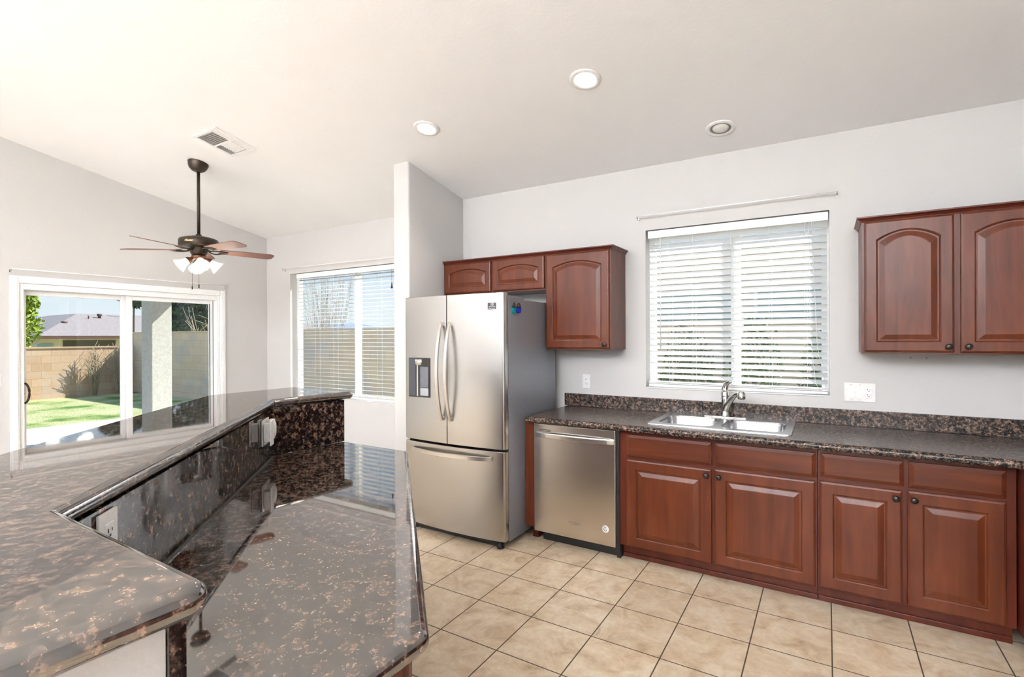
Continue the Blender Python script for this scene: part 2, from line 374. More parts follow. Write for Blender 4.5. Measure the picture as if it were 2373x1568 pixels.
# baseboards
for nm, bx in (('baseboard_nook', (XL, -3.07, YN-.014, YN)), ('baseboard_wing', (-3.084, -3.07, wy, YN)), ('baseboard_left', (XL, XL+.014, YB, DY0-.07)), ('baseboard_left_corner', (XL, XL+.014, DY1+.07, YN)), ('baseboard_rear', (XL, XR, YB, YB+.014))):
    struct(nm, MB().box(*bx, 0, .085, .004), 'trim')

# ------------------------------------------------------------------ sliding door
sdoor = thing('door_1', (XL, 2.475, 0), None, None, None, 'structure')
cs = MB(); fw = .062
for a, b, c, d in ((DY0-fw, DY0, 0, DZ+fw), (DY1, DY1+fw, 0, DZ+fw), (DY0, DY1, DZ, DZ+fw)):
    cs.box(XL-.0, XL+.016, a, b, c, d, .004); cs.box(XL+.010, XL+.022, a+.012, b-.012, c, d-.0, .003)
part('casing', cs, 'trim', sdoor)
fr = MB()
for a, b, c, d in ((DY0, DY0+.035, 0, DZ), (DY1-.035, DY1, 0, DZ), (DY0+.035, DY1-.035, DZ-.055, DZ), (DY0+.035, DY1-.035, 0, .035)): fr.box(XL-T, XL-.002, a, b, c, d, .003)
part('door_frame', fr, 'vinyl', sdoor)
def sash(name, x, y0, y1, z0, z1, s0, s1, mt='vinyl'):
    b = MB()
    for a, c, d, e_ in ((y0, y0+s0, z0, z1), (y1-s1, y1, z0, z1), (y0+s0, y1-s1, z1-.05, z1), (y0+s0, y1-s1, z0, z0+.08)): b.box(x-.015, x+.015, a, c, d, e_, .003)
    o_ = part(name, b, mt, sdoor); part('glass_pane', MB().box(x-.003, x+.003, y0+s0-.005, y1-s1+.005, z0+.07, z1-.045), 'glass', o_); return o_
fx = sash('fixed_panel', XL-.06, 2.433, DY1-.02, .03, DZ-.05, .05, .075)
part('dark_gasket', MB().box(XL-.05, XL-.044, DY1-.097, DY1-.09, .1, DZ-.1).box(XL-.05, XL-.044, DY1-.060, DY1-.054, .03, DZ-.06), 'darkgap', fx)
sp = sash('sliding_panel', XL-.115, DY0+.02, 2.455, .03, DZ-.05, .055, .055)
hy = 1.617
hb = MB().box(XL-.1, XL-.086, hy-.018, hy+.016, .885, 1.072, .004)
hb.tube(spath([(XL-.09, hy+.012, 1.06), (XL-.05, hy+.03, 1.066), (XL-.035, hy+.045, 1.03), (XL-.033, hy+.05, .98), (XL-.035, hy+.045, .93), (XL-.05, hy+.03, .893), (XL-.09, hy+.012, .90)]), .009)
hb.box(XL-.088, XL-.06, hy+.006, hy+.026, .972, .980)
part('door_handle', hb, 'bronze', sp)
part('latch', MB().box(XL-.14, XL-.128, 2.405, 2.44, 1.0, 1.085, .003), 'screen', sp)
# curtain rods over the openings
def rod(nm, p0, p1, out, label):
    t = thing(nm, (p0[0], p0[1], p0[2]), label, 'curtain rod'); p0 = Vector(p0); p1 = Vector(p1); o_ = Vector(out)
    d = (p1-p0).normalized()
    part('rod', MB().tube([p0+o_, p0+o_+d*.5, p1+o_-d*.5, p1+o_], .0045), 'trim', t)
    for q in (p0, p1): part('bracket', MB().tube([q+Vector((0, 0, -.022)), q+o_*.5+Vector((0, 0, -.02)), q+o_+Vector((0, 0, -.004))], .004).box(q.x-.004, q.x+.004, q.y-.004, q.y+.004, q.z-.028, q.z-.006), 'chrome', t)
rod('curtain_rod', (XL+.006, 1.53, 2.085), (XL+.006, 3.42, 2.09), (.05, 0, 0), 'thin white curtain rod above the sliding patio door')
rod('curtain_rod', (-5.715, YN-.006, 2.32), (-3.6, YN-.006, 2.305), (0, -.05, 0), 'thin white curtain rod above the dining nook window')
rod('curtain_rod', (-1.22, YK-.006, 2.375), (.06, YK-.006, 2.375), (0, -.05, 0), 'thin white curtain rod above the kitchen sink window')
sw = thing('light_switch', (XL, 1.44, 1.115), 'white wall switch plate beside the patio door casing', 'switch')
part('plate', MB().box(XL, XL+.006, 1.39, 1.469, 1.057, 1.172, .002), 'plastic', sw); part('rocker', MB().box(XL+.004, XL+.01, 1.414, 1.446, 1.08, 1.15, .002), 'plastic', sw)

# ------------------------------------------------------------------ windows and blinds
def window(nm, y, x0, x1, z0, z1, mull):
    t = thing(nm, ((x0+x1)/2, y, z0), None, None, None, 'structure')
    b = MB(); f = .045
    for a, c, d, e_ in ((x0, x0+f, z0, z1), (x1-f, x1, z0, z1), (x0+f, x1-f, z0, z0+f), (x0+f, x1-f, z1-f, z1), (mull-.03, mull+.03, z0+f, z1-f)): b.box(a, c, y, y+.05, d, e_, .003)
    part('window_frame', b, 'vinyl', t)
    for a, c in ((x0+f, mull-.03), (mull+.03, x1-f)): part('glass_pane', MB().box(a-.005, c+.005, y+.02, y+.026, z0+f-.005, z1-f+.005), 'glass', t)
    part('window_sill', MB().box(x0-.0, x1+.0, y-.1, y, z0-.002, z0+.006), 'trim', t)
window('window_1', YK+.10, *KW, -.551)
window('window_2', YN+.10, *NW, -4.57)
def blind(y, x0, x1, z0, z1, tilt, label, thin=False, cords=(), wand=None):
    t = thing('window_blind', ((x0+x1)/2, y, z1), label, 'blind', 'horizontal white blinds')
    part('head_rail', MB().box(x0, x1, y-.03, y+.028, z1-.062, z1-.006, .003), 'trim', t)
    b = MB(); zz = z1-.085; k = 0; hw = .025
    stack = .0
    while zz > z0+.055:
        s_ = MB(); nn = 4; pts = []
        for i in range(nn+1):
            u = -hw+2*hw*i/nn; cr_ = .0035*(1-(u/hw)**2)
            pts.append((u*cos(tilt), -u*sin(tilt)+cr_))
        prof = [(p[0], p[1]+.0012) for p in pts]+[(p[0], p[1]-.0012) for p in reversed(pts)]
        rs = [[(xx, y+p[0], zz+p[1]+random.uniform(-1, 1)*.0004) for p in prof] for xx in (x0+.006, (x0+x1)/2, x1-.006)]
        if thin: b.rings([r_[:nn+1] for r_ in rs], False, False, True, close=False)
        else: b.rings(rs, True, True, True)
        zz -= .0445; k += 1
    part('slats', b, 'slat', t)
    part('bottom_rail', MB().box(x0+.004, x1-.004, y-.024, y+.024, z0+.008, z0+.026, .004).box(x0+.004, x1-.004, y-.024, y+.024, z0+.030, z0+.036).box(x0+.004, x1-.004, y-.024, y+.024, z0+.039, z0+.045), 'trim', t)
    for cx in cords:
        part('lift_cord', MB().tube([(cx, y-.027, z1-.06), (cx, y-.0275, z0+.03)], .0012, 5).tube([(cx+.012, y+.027, z1-.06), (cx+.012, y+.0275, z0+.03)], .0012, 5), 'trim', t)
    if wand: part('tilt_wand', MB().tube([(wand, y-.04, z1-.065), (wand, y-.042, z1-.9)], .004, 6), 'vinyl', t)
    return t
random.seed(3)
kb = blind(YK+.045, KW[0]+.012, KW[1]-.006, KW[2]+.004, KW[3], R(40), 'white slatted blind tilted nearly shut in the window above the sink', True, cords=(-1.0, -.83, -.57, -.33, -.12), wand=-1.06)
part('pull_cord', MB().tube([(-.095, YK+.012, KW[3]-.06), (-.09, YK+.008, 1.5), (-.06, YK+.0, 1.16), (-.02, YK-.01, 1.10)], .0015, 5).tube([(-.08, YK+.012, KW[3]-.06), (-.05, YK+.008, 1.4), (-.0, YK+.0, 1.13)], .0015, 5), 'trim', kb)
nb = blind(YN+.045, NW[0]+.10, NW[1]-.01, NW[2]+.01, NW[3], R(4), 'white slatted blind with open level slats in the dining nook window', cords=(-5.18, -4.86, -4.45, -4.15), wand=-5.5)
part('pull_cord', MB().tube([(-3.93, YN+.012, NW[3]-.06), (-3.93, YN+.012, 2.04)], .0015, 5).tube([(-3.93, YN+.012, 2.05), (-3.93, YN+.012, 2.02), (-3.93, YN+.012, 1.99)], lambda t_: .004+.008*t_, 6), 'black', nb)

# ------------------------------------------------------------------ wall plates
def decoplate(nm, loc, rotz, gangs, label, cat, devs):
    """plate facing local -Y"""
    t = thing(nm, loc, label, cat); t.rotation_euler = (0, 0, rotz); wd = .07+.0465*(gangs-1)
    part('plate', MB().box(-wd/2, wd/2, -.006, 0, -.0575, .0575, .002), 'plastic', t, True)
    for i, k in enumerate(devs):
        cx = -wd/2+.035+.0465*i
        if k == 'rocker':
            part('rocker_switch', MB().box(cx-.0165, cx+.0165, -.0095, -.005, -.034, .034, .0015), 'trim', t, True)
            [part('plate_screw', MB().box(cx-.003, cx+.003, -.007, -.005, q_-.002, q_+.002), 'chrome', t, True) for q_ in (.047, -.047)]
        if k == 'outlet':
            o_ = part('receptacle', MB().box(cx-.0165, cx+.0165, -.0085, -.005, -.034, .034, .0015), 'trim', t, True); s_ = MB()
            for zz in (.016, -.016): s_.box(cx-.009, cx-.006, -.0092, -.008, zz-.001, zz+.007).box(cx+.006, cx+.008, -.0092, -.008, zz, zz+.006).box(cx-.0025, cx+.0025, -.0092, -.008, zz-.010, zz-.005)
            part('slot', s_, 'black', o_, True)
    return t
decoplate('switch_plate', (.1775, YK-.001, 1.1155), 0, 3, 'wide white plate with two rocker switches and one outlet right of the sink window', 'switch', ['rocker', 'rocker', 'outlet'])
decoplate('wall_outlet', (-1.657, YK-.001, 1.108), 0, 1, 'single white outlet on the wall above the backsplash beside the refrigerator', 'outlet', ['outlet'])
nl = thing('screw_anchor_pair', (.47, YK, 1.32), 'two tiny screw holes in the wall under the right upper cabinets', 'screw hole')
part('hole', MB().lathe([(.003, 0), (.003, .002)], mat4=Matrix.Translation((.43, YK, 1.335)) @ Matrix.Rotation(R(90), 4, 'X'), n=8), 'knob', nl)
part('hole', MB().lathe([(.003, 0), (.003, .002)], mat4=Matrix.Translation((.505, YK, 1.335)) @ Matrix.Rotation(R(90), 4, 'X'), n=8), 'knob', nl)

# ------------------------------------------------------------------ cabinet doors
def panel_door(w_, h_, arch=0, fw_=.058, t_=.02, K=14):
    """front faces -Y at y=0..-t; origin lower left"""
    def ring(d, y, top='flat', a=arch):
        z1 = h_-d; pts = [(d, y, d), (w_-d, y, d)]
        for i in range(K+1):
            u = i/K; x_ = w_-d-(w_-2*d)*u
            s_ = 2*u-1
            z = z1 if (top == 'flat' or not a) else z1-a*(s_*s_)
            pts.append((x_, y, z))
        return pts
    F = -t_; A = 'arch' if arch else 'flat'
    rs = [ring(0, 0), ring(0, F+.006), ring(.002, F+.003), ring(.007, F+.001), ring(.010, F), ring(fw_-.006, F, A), ring(fw_-.002, F+.0025, A), ring(fw_, F+.004, A), ring(fw_+.002, F+.009, A), ring(fw_+.009, F+.009, A), ring(fw_+.011, F+.0085, A), ring(fw_+.034, F+.002, A), ring(fw_+.037, F+.0015, A)]
    mb = MB(); mb.rings(rs, True, True, False); return mb
def drawer_front(w_, h_, t_=.02):
    def ring(d, y): return [(d, y, d), (w_-d, y, d), (w_-d, y, h_-d), (d, y, h_-d)]
    return MB().rings([ring(0, 0), ring(0, -t_+.008), ring(.003, -t_+.006), ring(.006, -t_+.005), ring(.018, -t_)])
def knob_mb(x_, z_, y_=-.02):
    return MB().lathe([(.006, 0), (.006, .012), (.010, .015), (.0155, .020), (.0165, .025), (.013, .030), (.006, .032), (.001, .0325)], mat4=Matrix.Translation((x_, y_, z_)) @ Matrix.Rotation(R(90), 4, 'X'), n=16)
def add_door(parent, x0, x1, z0, z1, yf, arch=0, knob=None, nm='door', fw_=.058):
    b = panel_door(x1-x0, z1-z0, arch, fw_); b.xf(Matrix.Translation((x0, yf, z0))); d = part(nm, b, 'woodv', parent)
    if knob: part('knob', knob_mb(knob[0], knob[1], yf-.02), 'knob', d)
    return d
def add_drawer(parent, x0, x1, z0, z1, yf):
    b = drawer_front(x1-x0, z1-z0); b.xf(Matrix.Translation((x0, yf, z0))); return part('drawer_front', b, 'woodh', parent)
def crown(parent, x0, x1, yf, yb, z, left=False, right=False):
    prof = [(0, 0), (.004, .0), (.005, .005), (.012, .015), (.019, .021), (.022, .023), (.022, .031), (0, .031)]
    b = MB(); rs = []
    for d, hh in prof:
        pl = []
        xl = x0-(d if left else 0); xr = x1+(d if right else 0)
        pl = [(xl, yb, z+hh), (xl, yf-d, z+hh), (xr, yf-d, z+hh), (xr, yb, z+hh)]
        rs.append(pl)
    b.rings(rs, False, False, False, close=False)
    b.add([(x0-(.022 if left else 0), yb, z+.031), (x0-(.022 if left else 0), yf-.022, z+.031), (x1+(.022 if right else 0), yf-.022, z+.031), (x1+(.022 if right else 0), yb, z+.031)], [(0, 1, 2, 3)])
    return part('crown_molding', b, 'woodd', parent)
def upper(name, x0, x1, z0, z1, label, doors, arch, left=False, right=False, yf=3.55, group=None):
    t = thing(name, ((x0+x1)/2, YK-.15, z0), label, 'cabinet', group)
    part('body', MB().box(x0, x1, yf, YK-.001, z0, z1, .0015), 'woodd' if not right else 'woodv', t)
    for dx0, dx1, dz0, dz1, kn, fw_ in doors: add_door(t, dx0, dx1, dz0, dz1, yf, arch, kn, 'door', fw_)
    crown(t, x0, x1, yf-.0, YK-.002, z1-.012, left, right)
    return t
ZT = 2.115
upper('wall_cabinet', -2.878, -1.861, 1.835, ZT, 'short cherry wall cabinet with two arched doors above the refrigerator',
      [(-2.856, -2.375, 1.848, 2.10, None, .052), (-2.353, -1.874, 1.848, 2.10, None, .052)], .035, left=False)
upper('wall_cabinet', -1.860, -1.330, 1.372, ZT, 'cherry wall cabinet with one arched door between the refrigerator and the window',
      [(-1.856, -1.343, 1.382, 2.10, (-1.372, 1.412), .062)], .04, right=True)
upper('wall_cabinet', .172, 1.062, 1.368, 2.125, 'tall cherry wall cabinet with two arched doors right of the sink window',
      [(.186, .578, 1.378, 2.112, (.553, 1.41), .06), (.604, 1.046, 1.378, 2.112, (.632, 1.41), .06)], .05, left=True, right=True)

YF = 3.256
def base(name, x0, x1, label, doors, drawers, group=None, sx0=None, sx1=None):
    t = thing(name, ((x0+x1)/2, YK-.3, 0), label, 'cabinet', group); b = MB()
    b.box(x0, x1, YF, YF+.02, .10, .862, .001).box(x0, x0+.016, YF+.02, YK-.002, .10, .862).box(x1-.016, x1, YF+.02, YK-.002, .10, .862).box(x0, x0+.016, YF+.09, YK-.002, 0, .10).box(x1-.016, x1, YF+.09, YK-.002, 0, .10)
    b.box(x0+.016, x1-.016, YF+.02, YK-.002, .10, .118).box(x0+.016, x1-.016, YK-.012, YK-.002, .118, .862)
    part('body', b, 'woodd', t)
    part('toe_kick', MB().box(x0, x1, YF+.072, YF+.084, 0, .10).box(x0, x1, YF+.058, YF+.072, 0, .03, .004), 'woodd', t)
    for d in doors: add_door(t, *d[:4], YF, 0, d[4], 'door', .066)
    for d in drawers: add_drawer(t, *d, YF)
    return t
base('base_cabinet', -1.163, -.045, 'cherry sink base cabinet with two doors under the double sink',
     [(-1.113, -.590, .103, .670, (-.617, .636)), (-.571, -.054, .103, .676, (-.545, .636))], [(-1.113, -.588, .692, .832), (-.568, -.052, .696, .832)])
base('base_cabinet', -.043, .752, 'cherry base cabinet with two doors and two drawers right of the sink base',
     [(-.034, .325, .106, .682, (.299, .645)), (.346, .714, .106, .688, (.372, .648))], [(-.028, .332, .704, .833), (.352, .715, .704, .835)])
t = thing('base_end_panel', (-1.834, 3.5, 0), 'narrow cherry filler panel between the refrigerator and the dishwasher', 'cabinet panel')
part('panel', MB().box(-1.872, -1.800, YF-.018, YK-.002, .10, .862, .001), 'woodv', t)
part('base_block', MB().box(-1.85, -1.803, YF+.045, YF+.3, 0, .055, .002).box(-1.85, -1.803, YF+.3, YK-.01, 0, .1), 'woodd', t)
t = thing('return_cabinet', (1.1, 2.0, 0), 'cherry corner base cabinet carrying the right hand return of the counter', 'cabinet')
part('body', MB().box(.758, XR-.002, 1.02, YK-.002, .10, .862, .002), 'woodd', t); part('toe_kick', MB().box(.83, XR-.002, 1.04, YK-.002, 0, .1), 'woodd', t)

# ------------------------------------------------------------------ counter with sink
cp = [(-1.834, 3.142), (.733, 3.142), (.733, 1.0), (XR-.002, 1.0), (XR-.002, YK-.002), (-1.834, YK-.002)]
cp = roundpoly(cp, [.03, .03, .03, 0, 0, .0], 6)
def rrect(x0, x1, y0, y1, r, n=6): return roundpoly(rect(x0, x1, y0, y1), r, n)
ct = MB(); slab(ct, cp, .865, .905, .02, [rrect(-.955, -.205, 3.325, 3.705, .05)])
ctop = setsmooth(part('countertop', ct, 'counter')); tag(ctop, 'dark speckled L-shaped counter along the sink wall', 'countertop')
bs = thing('backsplash', (-.2, YK, .905), 'low dark speckled backsplash strip along the wall behind the sink', 'backsplash')
part('strip', MB().box(-1.848, XR-.003, YK-.02, YK-.001, .9055, 1.005, .003), 'counter', bs)
part('return_strip', MB().box(XR-.022, XR-.001, 1.0, YK-.021, .9055, 1.005, .003), 'counter', bs)
sk = thing('kitchen_sink', (-.58, 3.56, .905), 'stainless double bowl drop-in sink in the counter under the window', 'sink')
b1 = rrect(-.945, -.605, 3.335, 3.695, .07); b2 = rrect(-.560, -.212, 3.335, 3.695, .07)
rm = MB(); outer = rrect(-.993, -.168, 3.268, 3.836, .02)
r0 = [(p[0], p[1], .9055) for p in outer]; r1 = [(p[0], p[1], .911) for p in outer]; r2 = [(p[0], p[1], .9135) for p in offset(outer, .006)]; r3 = [(p[0], p[1], .9115) for p in offset(outer, .016)]
rm.rings([r0, r1, r2, r3], False, False, True); rm.bm(fill([r3, [(p[0], p[1], .9115) for p in b1], [(p[0], p[1], .9115) for p in b2]]))
part('rim', rm, 'sinksteel', sk)
for bp in (b1, b2):
    bb = MB(); rs = [[(p[0], p[1], z) for p in offset(bp, d)] for d, z in ((0, .9115), (.004, .906), (.008, .89), (.012, .76), (.022, .735), (.045, .722), (.10, .719))]
    bb.rings(rs, False, True, True); bo = part('bowl', bb, 'sinksteel', sk)
    cx = sum(p[0] for p in bp)/len(bp); part('drain', MB().lathe([(.001, .7205), (.02, .7205), (.022, .724), (.042, .725), (.044, .7205)], (cx, 3.52, 0), 18), 'chrome', bo)
fc = thing('kitchen_faucet', (-.592, 3.765, .9115), 'brushed nickel single handle faucet with pull-out spout behind the sink', 'faucet')
part('deck_plate', MB().box(-.725, -.460, 3.738, 3.796, .912, .919, .003), 'chrome', fc)
part('body', MB().lathe([(.031, .919), (.030, .93), (.026, .945), (.024, 1.0), (.0255, 1.03), (.026, 1.05), (.022, 1.062), (.012, 1.07)], (-.592, 3.765, 0), 20), 'chrome', fc)
px = [(-.592, 3.765, .955), (-.575, 3.740, 1.00), (-.545, 3.70, 1.045), (-.51, 3.65, 1.085), (-.48, 3.605, 1.10)]
s_ = part('spout', MB().tube(spath(px), lambda q: .024-.007*min(1, q*1.6), 14, up=(0, 0, 1)), 'chrome', fc)
part('spray_head', MB().lathe([(.012, .022), (.021, .016), (.0245, 0), (.024, -.022), (.020, -.030), (.016, -.031)], n=18, mat4=Matrix.Translation((-.466, 3.584, 1.092)) @ Matrix.Rotation(R(-12), 4, 'X')), 'chrome', s_)
part('lever_handle', MB().tube(spath([(-.592, 3.765, 1.055), (-.596, 3.768, 1.09), (-.592, 3.765, 1.125), (-.575, 3.752, 1.15), (-.548, 3.73, 1.162)]), lambda q: .024*(1-q)**.6+.005, 12), 'chrome', fc)

# ------------------------------------------------------------------ dishwasher
dw = thing('dishwasher', (-1.49, 3.5, 0), 'stainless steel dishwasher under the counter left of the sink cabinet', 'dishwasher')
part('tub', MB().box(-1.790, -1.172, YF+.03, YK-.02, .09, .86), 'black', dw)
part('front_panel', MB().box(-1.797, -1.187, YF-.028, YF+.028, .079, .849, .004), 'steeldw', dw)
part('side_gap_seal', MB().box(-1.186, -1.1645, YF-.005, YF+.03, .06, .862), 'black', dw)
part('toe_panel', MB().box(-1.76, -1.166, YF+.04, YF+.06, .0, .085, .002).box(-1.19, -1.166, YF+.01, YF+.06, 0.0, .085, .002), 'black', dw)
hp = [(-1.776+.58*i/14, YF-.030-.030*sin(pi*i/14)**.6, .772+.000*i) for i in range(15)]
part('handle', MB().sweep(hp, [(-.005, -.017), (.005, -.017), (.006, -.012), (.006, .012), (.005, .017), (-.005, .017)], smooth=False), 'steelh', dw)
part('vent_slot', MB().box(-1.752, -1.662, YF-.0292, YF-.027, .807, .811).box(-1.752, -1.662, YF-.0292, YF-.027, .797, .801), 'black', dw)
textpart('brand_lettering', 'Whirlpool', .022, 'greyprint', dw, (-1.484, YF-.0285, .187), (R(90), 0, 0), shear=.3)
part('logo_swoosh', MB().tube([(-1.484+.028*cos(a), YF-.0285, .184+.014*sin(a)) for a in [R(-150+i*20) for i in range(16)]], .0006, 4), 'greyprint', dw)
st_ = part('round_sticker', MB().lathe([(.024, 0), (.024, .0006)], n=28, smooth=False, mat4=Matrix.Translation((-1.256, YF-.0281, .190)) @ Matrix.Rotation(R(90), 4, 'X')), 'print', dw)
part('sticker_mark', MB().tube([(-1.262, YF-.0292, .200), (-1.268, YF-.0292, .188), (-1.262, YF-.0292, .178), (-1.252, YF-.0292, .176), (-1.246, YF-.0292, .184), (-1.254, YF-.0292, .186)], .002, 5).tube([(-1.252, YF-.0292, .204), (-1.260, YF-.0292, .192)], .0018, 5).tube([(-1.256+.019*cos(a), YF-.0290, .19+.019*sin(a)) for a in [R(100+i*12) for i in range(10)]], .0012, 4), 'black', st_)

# ------------------------------------------------------------------ refrigerator
fx0, fx1, fxs = -2.797, -1.880, -2.3565
fg = thing('refrigerator', (-2.33, 3.3, 0), 'tall stainless french door refrigerator with ice dispenser between the wing wall and counter', 'refrigerator')
YD = 2.965
def doorfront(x0, x1, z0, z1, r=.02):
    """curved front following one arc across both doors"""
    b = MB(); K = 14; xm = (fx0+fx1)/2; hw = (fx1-fx0)/2; pts = []
    def yf(x_): return YD-.032*(1-((x_-xm)/hw)**2)
    for i in range(K+1):
        x_ = x0+(x1-x0)*i/K; pts.append((x_, yf(x_)))
    # rounded outer vertical edges
    if abs(x1-fx1) < 1e-6: pts = [p for p in pts if p[0] < x1-r]+[(x1-r*(1-sin(a)), yf(x1-r)+r*(1-cos(a))) for a in [R(q) for q in (0, 25, 50, 70, 90)]]
    if abs(x0-fx0) < 1e-6: pts = [(x0+r*(1-sin(a)), yf(x0+r)+r*(1-cos(a))) for a in [R(q) for q in (90, 70, 50, 25, 0)]]+[p for p in pts if p[0] > x0+r]
    loop = pts+[(x1, YD+.045), (x0, YD+.045)]
    b.rings([[(p[0], p[1]+dy*0, z) for p in (offset(loop, d) if d else loop)] for d, z, dy in ((.003, z0, 0), (0, z0+.003, 0), (0, z1-.003, 0), (.003, z1, 0))], True, True, True)
    return b
def sm(o_): return setsmooth(o_, 40)
part('cabinet_body', MB().box(fx0+.004, fx1-.002, YD+.055, 3.745, .045, 1.738, .004), 'fridgeside', fg, label='dark grey painted sides')
part('door_seal_gap', MB().box(fx0+.01, fx1-.004, YD+.044, YD+.056, .05, 1.735), 'darkgap', fg)
ld = sm(part('left_door', doorfront(fx0, fxs-.004, .692, 1.776), 'steel', fg))
rd = sm(part('right_door', doorfront(fxs+.004, fx1, .692, 1.776), 'steel', fg))
fz = sm(part('freezer_drawer', doorfront(fx0, fx1, .058, .676), 'steel', fg))
part('hinge_cover', MB().box(fx1-.10, fx1-.012, YD+.02, YD+.28, 1.738, 1.762, .006).box(fx1-.06, fx1-.005, YD+.0, YD+.06, 1.745, 1.778, .004), 'fridgeside', fg)
part('hinge_cover', MB().box(fx0+.012, fx0+.10, YD+.02, YD+.28, 1.738, 1.762, .006), 'fridgeside', fg)
part('base_grille', MB().box(fx0+.02, fx1-.05, YD+.03, YD+.06, .012, .056, .003), 'black', fg)
part('leveling_foot', MB().lathe([(.026, 0), (.028, .012), (.018, .024), (.018, .045)], (fx1-.06, YD+.035, 0), 16), 'black', fg)
part('leveling_foot', MB().lathe([(.026, 0), (.028, .012), (.018, .024), (.018, .045)], (fx0+.06, YD+.035, 0), 16), 'black', fg)
for q_ in (fx0+.05, fx1-.1): part('rear_foot', MB().box(q_, q_+.05, 3.64, 3.70, 0, .046), 'black', fg)
def vh(x_, par):
    z0, z1 = .862, 1.580; K = 20; yb = YD-.034
    P_ = [(x_, yb-.008-.062*sin(pi*i/K)**.75, z0+(z1-z0)*i/K) for i in range(K+1)]
    b = MB(); sec = [(-.011, -.008), (.011, -.008), (.012, -.004), (.009, .008), (-.009, .008), (-.012, -.004)]
    rs = []
    for i, p in enumerate(P_):
        rs.append([(p[0]+a, p[1]+c*1.0+.004, p[2]) for a, c in sec])
    b.rings(rs, True, True, True); b.box(x_-.010, x_+.010, yb-.012, yb+.012, z0, z0+.03, .003).box(x_-.010, x_+.010, yb-.012, yb+.012, z1-.03, z1, .003)
    return setsmooth(part('door_handle', b, 'steelh', par), 45)
vh(-2.397, ld); vh(-2.318, rd)
K = 20; hb = MB(); rs = []
for i in range(K+1):
    x_ = -2.705+.725*i/K; xm = (fx0+fx1)/2; yb = YD-.032*(1-((x_-xm)/.4585)**2)
    yy_ = yb-.006-.052*sin(pi*i/K)**.5; zz = .625-.0*i
    rs.append([(x_, yy_+a, zz+c) for a, c in ((-.007, -.013), (.006, -.014), (.009, 0), (.006, .014), (-.007, .013))])
hb.rings(rs, True, True, True).box(-2.706, -2.69, YD-.03, YD+.0, .611, .639, .002).box(-1.995, -1.979, YD-.028, YD+.01, .611, .639, .002)
setsmooth(part('drawer_handle', hb, 'steelh', fz), 45)
# dispenser: dark recess framed in the left door
dx0, dx1, dz0, dz1 = -2.727, -2.52, 1.018, 1.315; yfr = YD-.0245
ds = part('dispenser', MB().box(dx0, dx1, yfr-.008, yfr+.02, dz0, dz1, .002), 'black', ld)
part('niche_side', MB().box(dx0+.006, dx0+.07, yfr-.0095, yfr-.007, dz0+.01, dz1-.006), plain('niche_grey', (.05, .052, .062), .3), ds)
part('paddle', MB().box(dx0+.118, dx1-.012, yfr-.011, yfr-.007, dz0+.075, dz1-.066, .001), plain('paddle_grey', (.12, .125, .145), .25), ds)
part('chute', MB().lathe([(.030, 0), (.036, .02), (.036, .045)], n=16, mat4=Matrix.Translation((dx0+.095, yfr-.004, dz1-.055)) @ Matrix.Diagonal((1, .35, 1, 1))), 'chrome', ds)
part('divider', MB().box(dx0+.083, dx0+.096, yfr-.012, yfr-.007, dz0+.008, dz1-.05, .002), 'steelh', ds)
part('lower_tray', MB().box(dx0+.118, dx1-.012, yfr-.011, yfr-.007, dz0+.014, dz0+.07, .001), plain('tray_grey', (.33, .34, .37), .3), ds)
lm = Matrix.Translation((-1.973, YD-.0108, 1.684)) @ Matrix.Rotation(R(6.7), 4, 'Z')
bd = part('warranty_label', MB().box(-.033, .033, -.0012, .003, -.023, .023).xf(lm), 'black', rd)
textpart('label_number', '10', .026, 'print', bd, lm @ Vector((0, -.0016, .011)), (R(90), 0, R(6.7)), .0003)
for a_, b_, z_ in ((-.027, .001, -.0065), (.005, .025, -.0065), (-.027, -.004, -.0165), (0, .026, -.0165)): part('label_text_line', MB().box(a_, b_, -.0016, -.001, z_, z_+.003).xf(lm), 'print', bd)
for q_ in (1.415, 1.25): part('door_screw', MB().lathe([(.004, 0), (.004, .002)], n=8, mat4=Matrix.Translation((fx1-.001, YD+.03, q_)) @ Matrix.Rotation(R(90), 4, 'Y')), 'chrome', rd)
# magnetic clips on the side
xs = fx1-.002
for yy_, mt, lb, hgt, wd in ((3.080, 'teal', 'teal heart shaped magnetic clip on the refrigerator side', .036, .018), (3.145, 'blue', 'blue magnetic clip on the refrigerator side behind the teal one', .040, .030)):
    t = thing('magnetic_clip', (xs, yy_, 1.665), lb, 'clip')
    b = MB(); pr = [(yy_-wd, 1.675), (yy_+wd, 1.672), (yy_+wd*.8, 1.645), (yy_+wd*.1, 1.630 if mt == 'teal' else 1.640), (yy_-wd*.8, 1.645)]
    panel(b, 'x', xs, xs+.016, pr); part('grip', b, mt, t)
    part('jaw', MB().tube([(xs+.010, yy_-wd*.8, 1.672), (xs+.014, yy_-wd*.7, 1.700), (xs+.012, yy_, 1.712), (xs+.010, yy_+wd*.7, 1.695), (xs+.010, yy_+wd*.9, 1.672)], .004, 6).box(xs+.001, xs+.012, yy_-wd*.7, yy_+wd*.7, 1.672, 1.690, .002), 'black', t)

# ------------------------------------------------------------------ island with raised bar
D = .70710678
ZB = 1.17
barp = [(-.648, .352), (-.655, -.085), (-1.33, -.085), (-1.855, .44), (-2.785, 1.46), (-2.79, 1.985), (-2.262, 1.995), (-2.290, 1.525), (-1.155, .358)]
bb = MB(); slab(bb, roundpoly(barp, [.03, .03, .0, 0, .02, .025, .025, .004, .004], 6), ZB-.042, ZB, .02, seg=8)
tag(setsmooth(part('bar_top', bb, 'granite'), 30), 'raised polished granite bar top angled around the island in the left foreground', 'countertop')
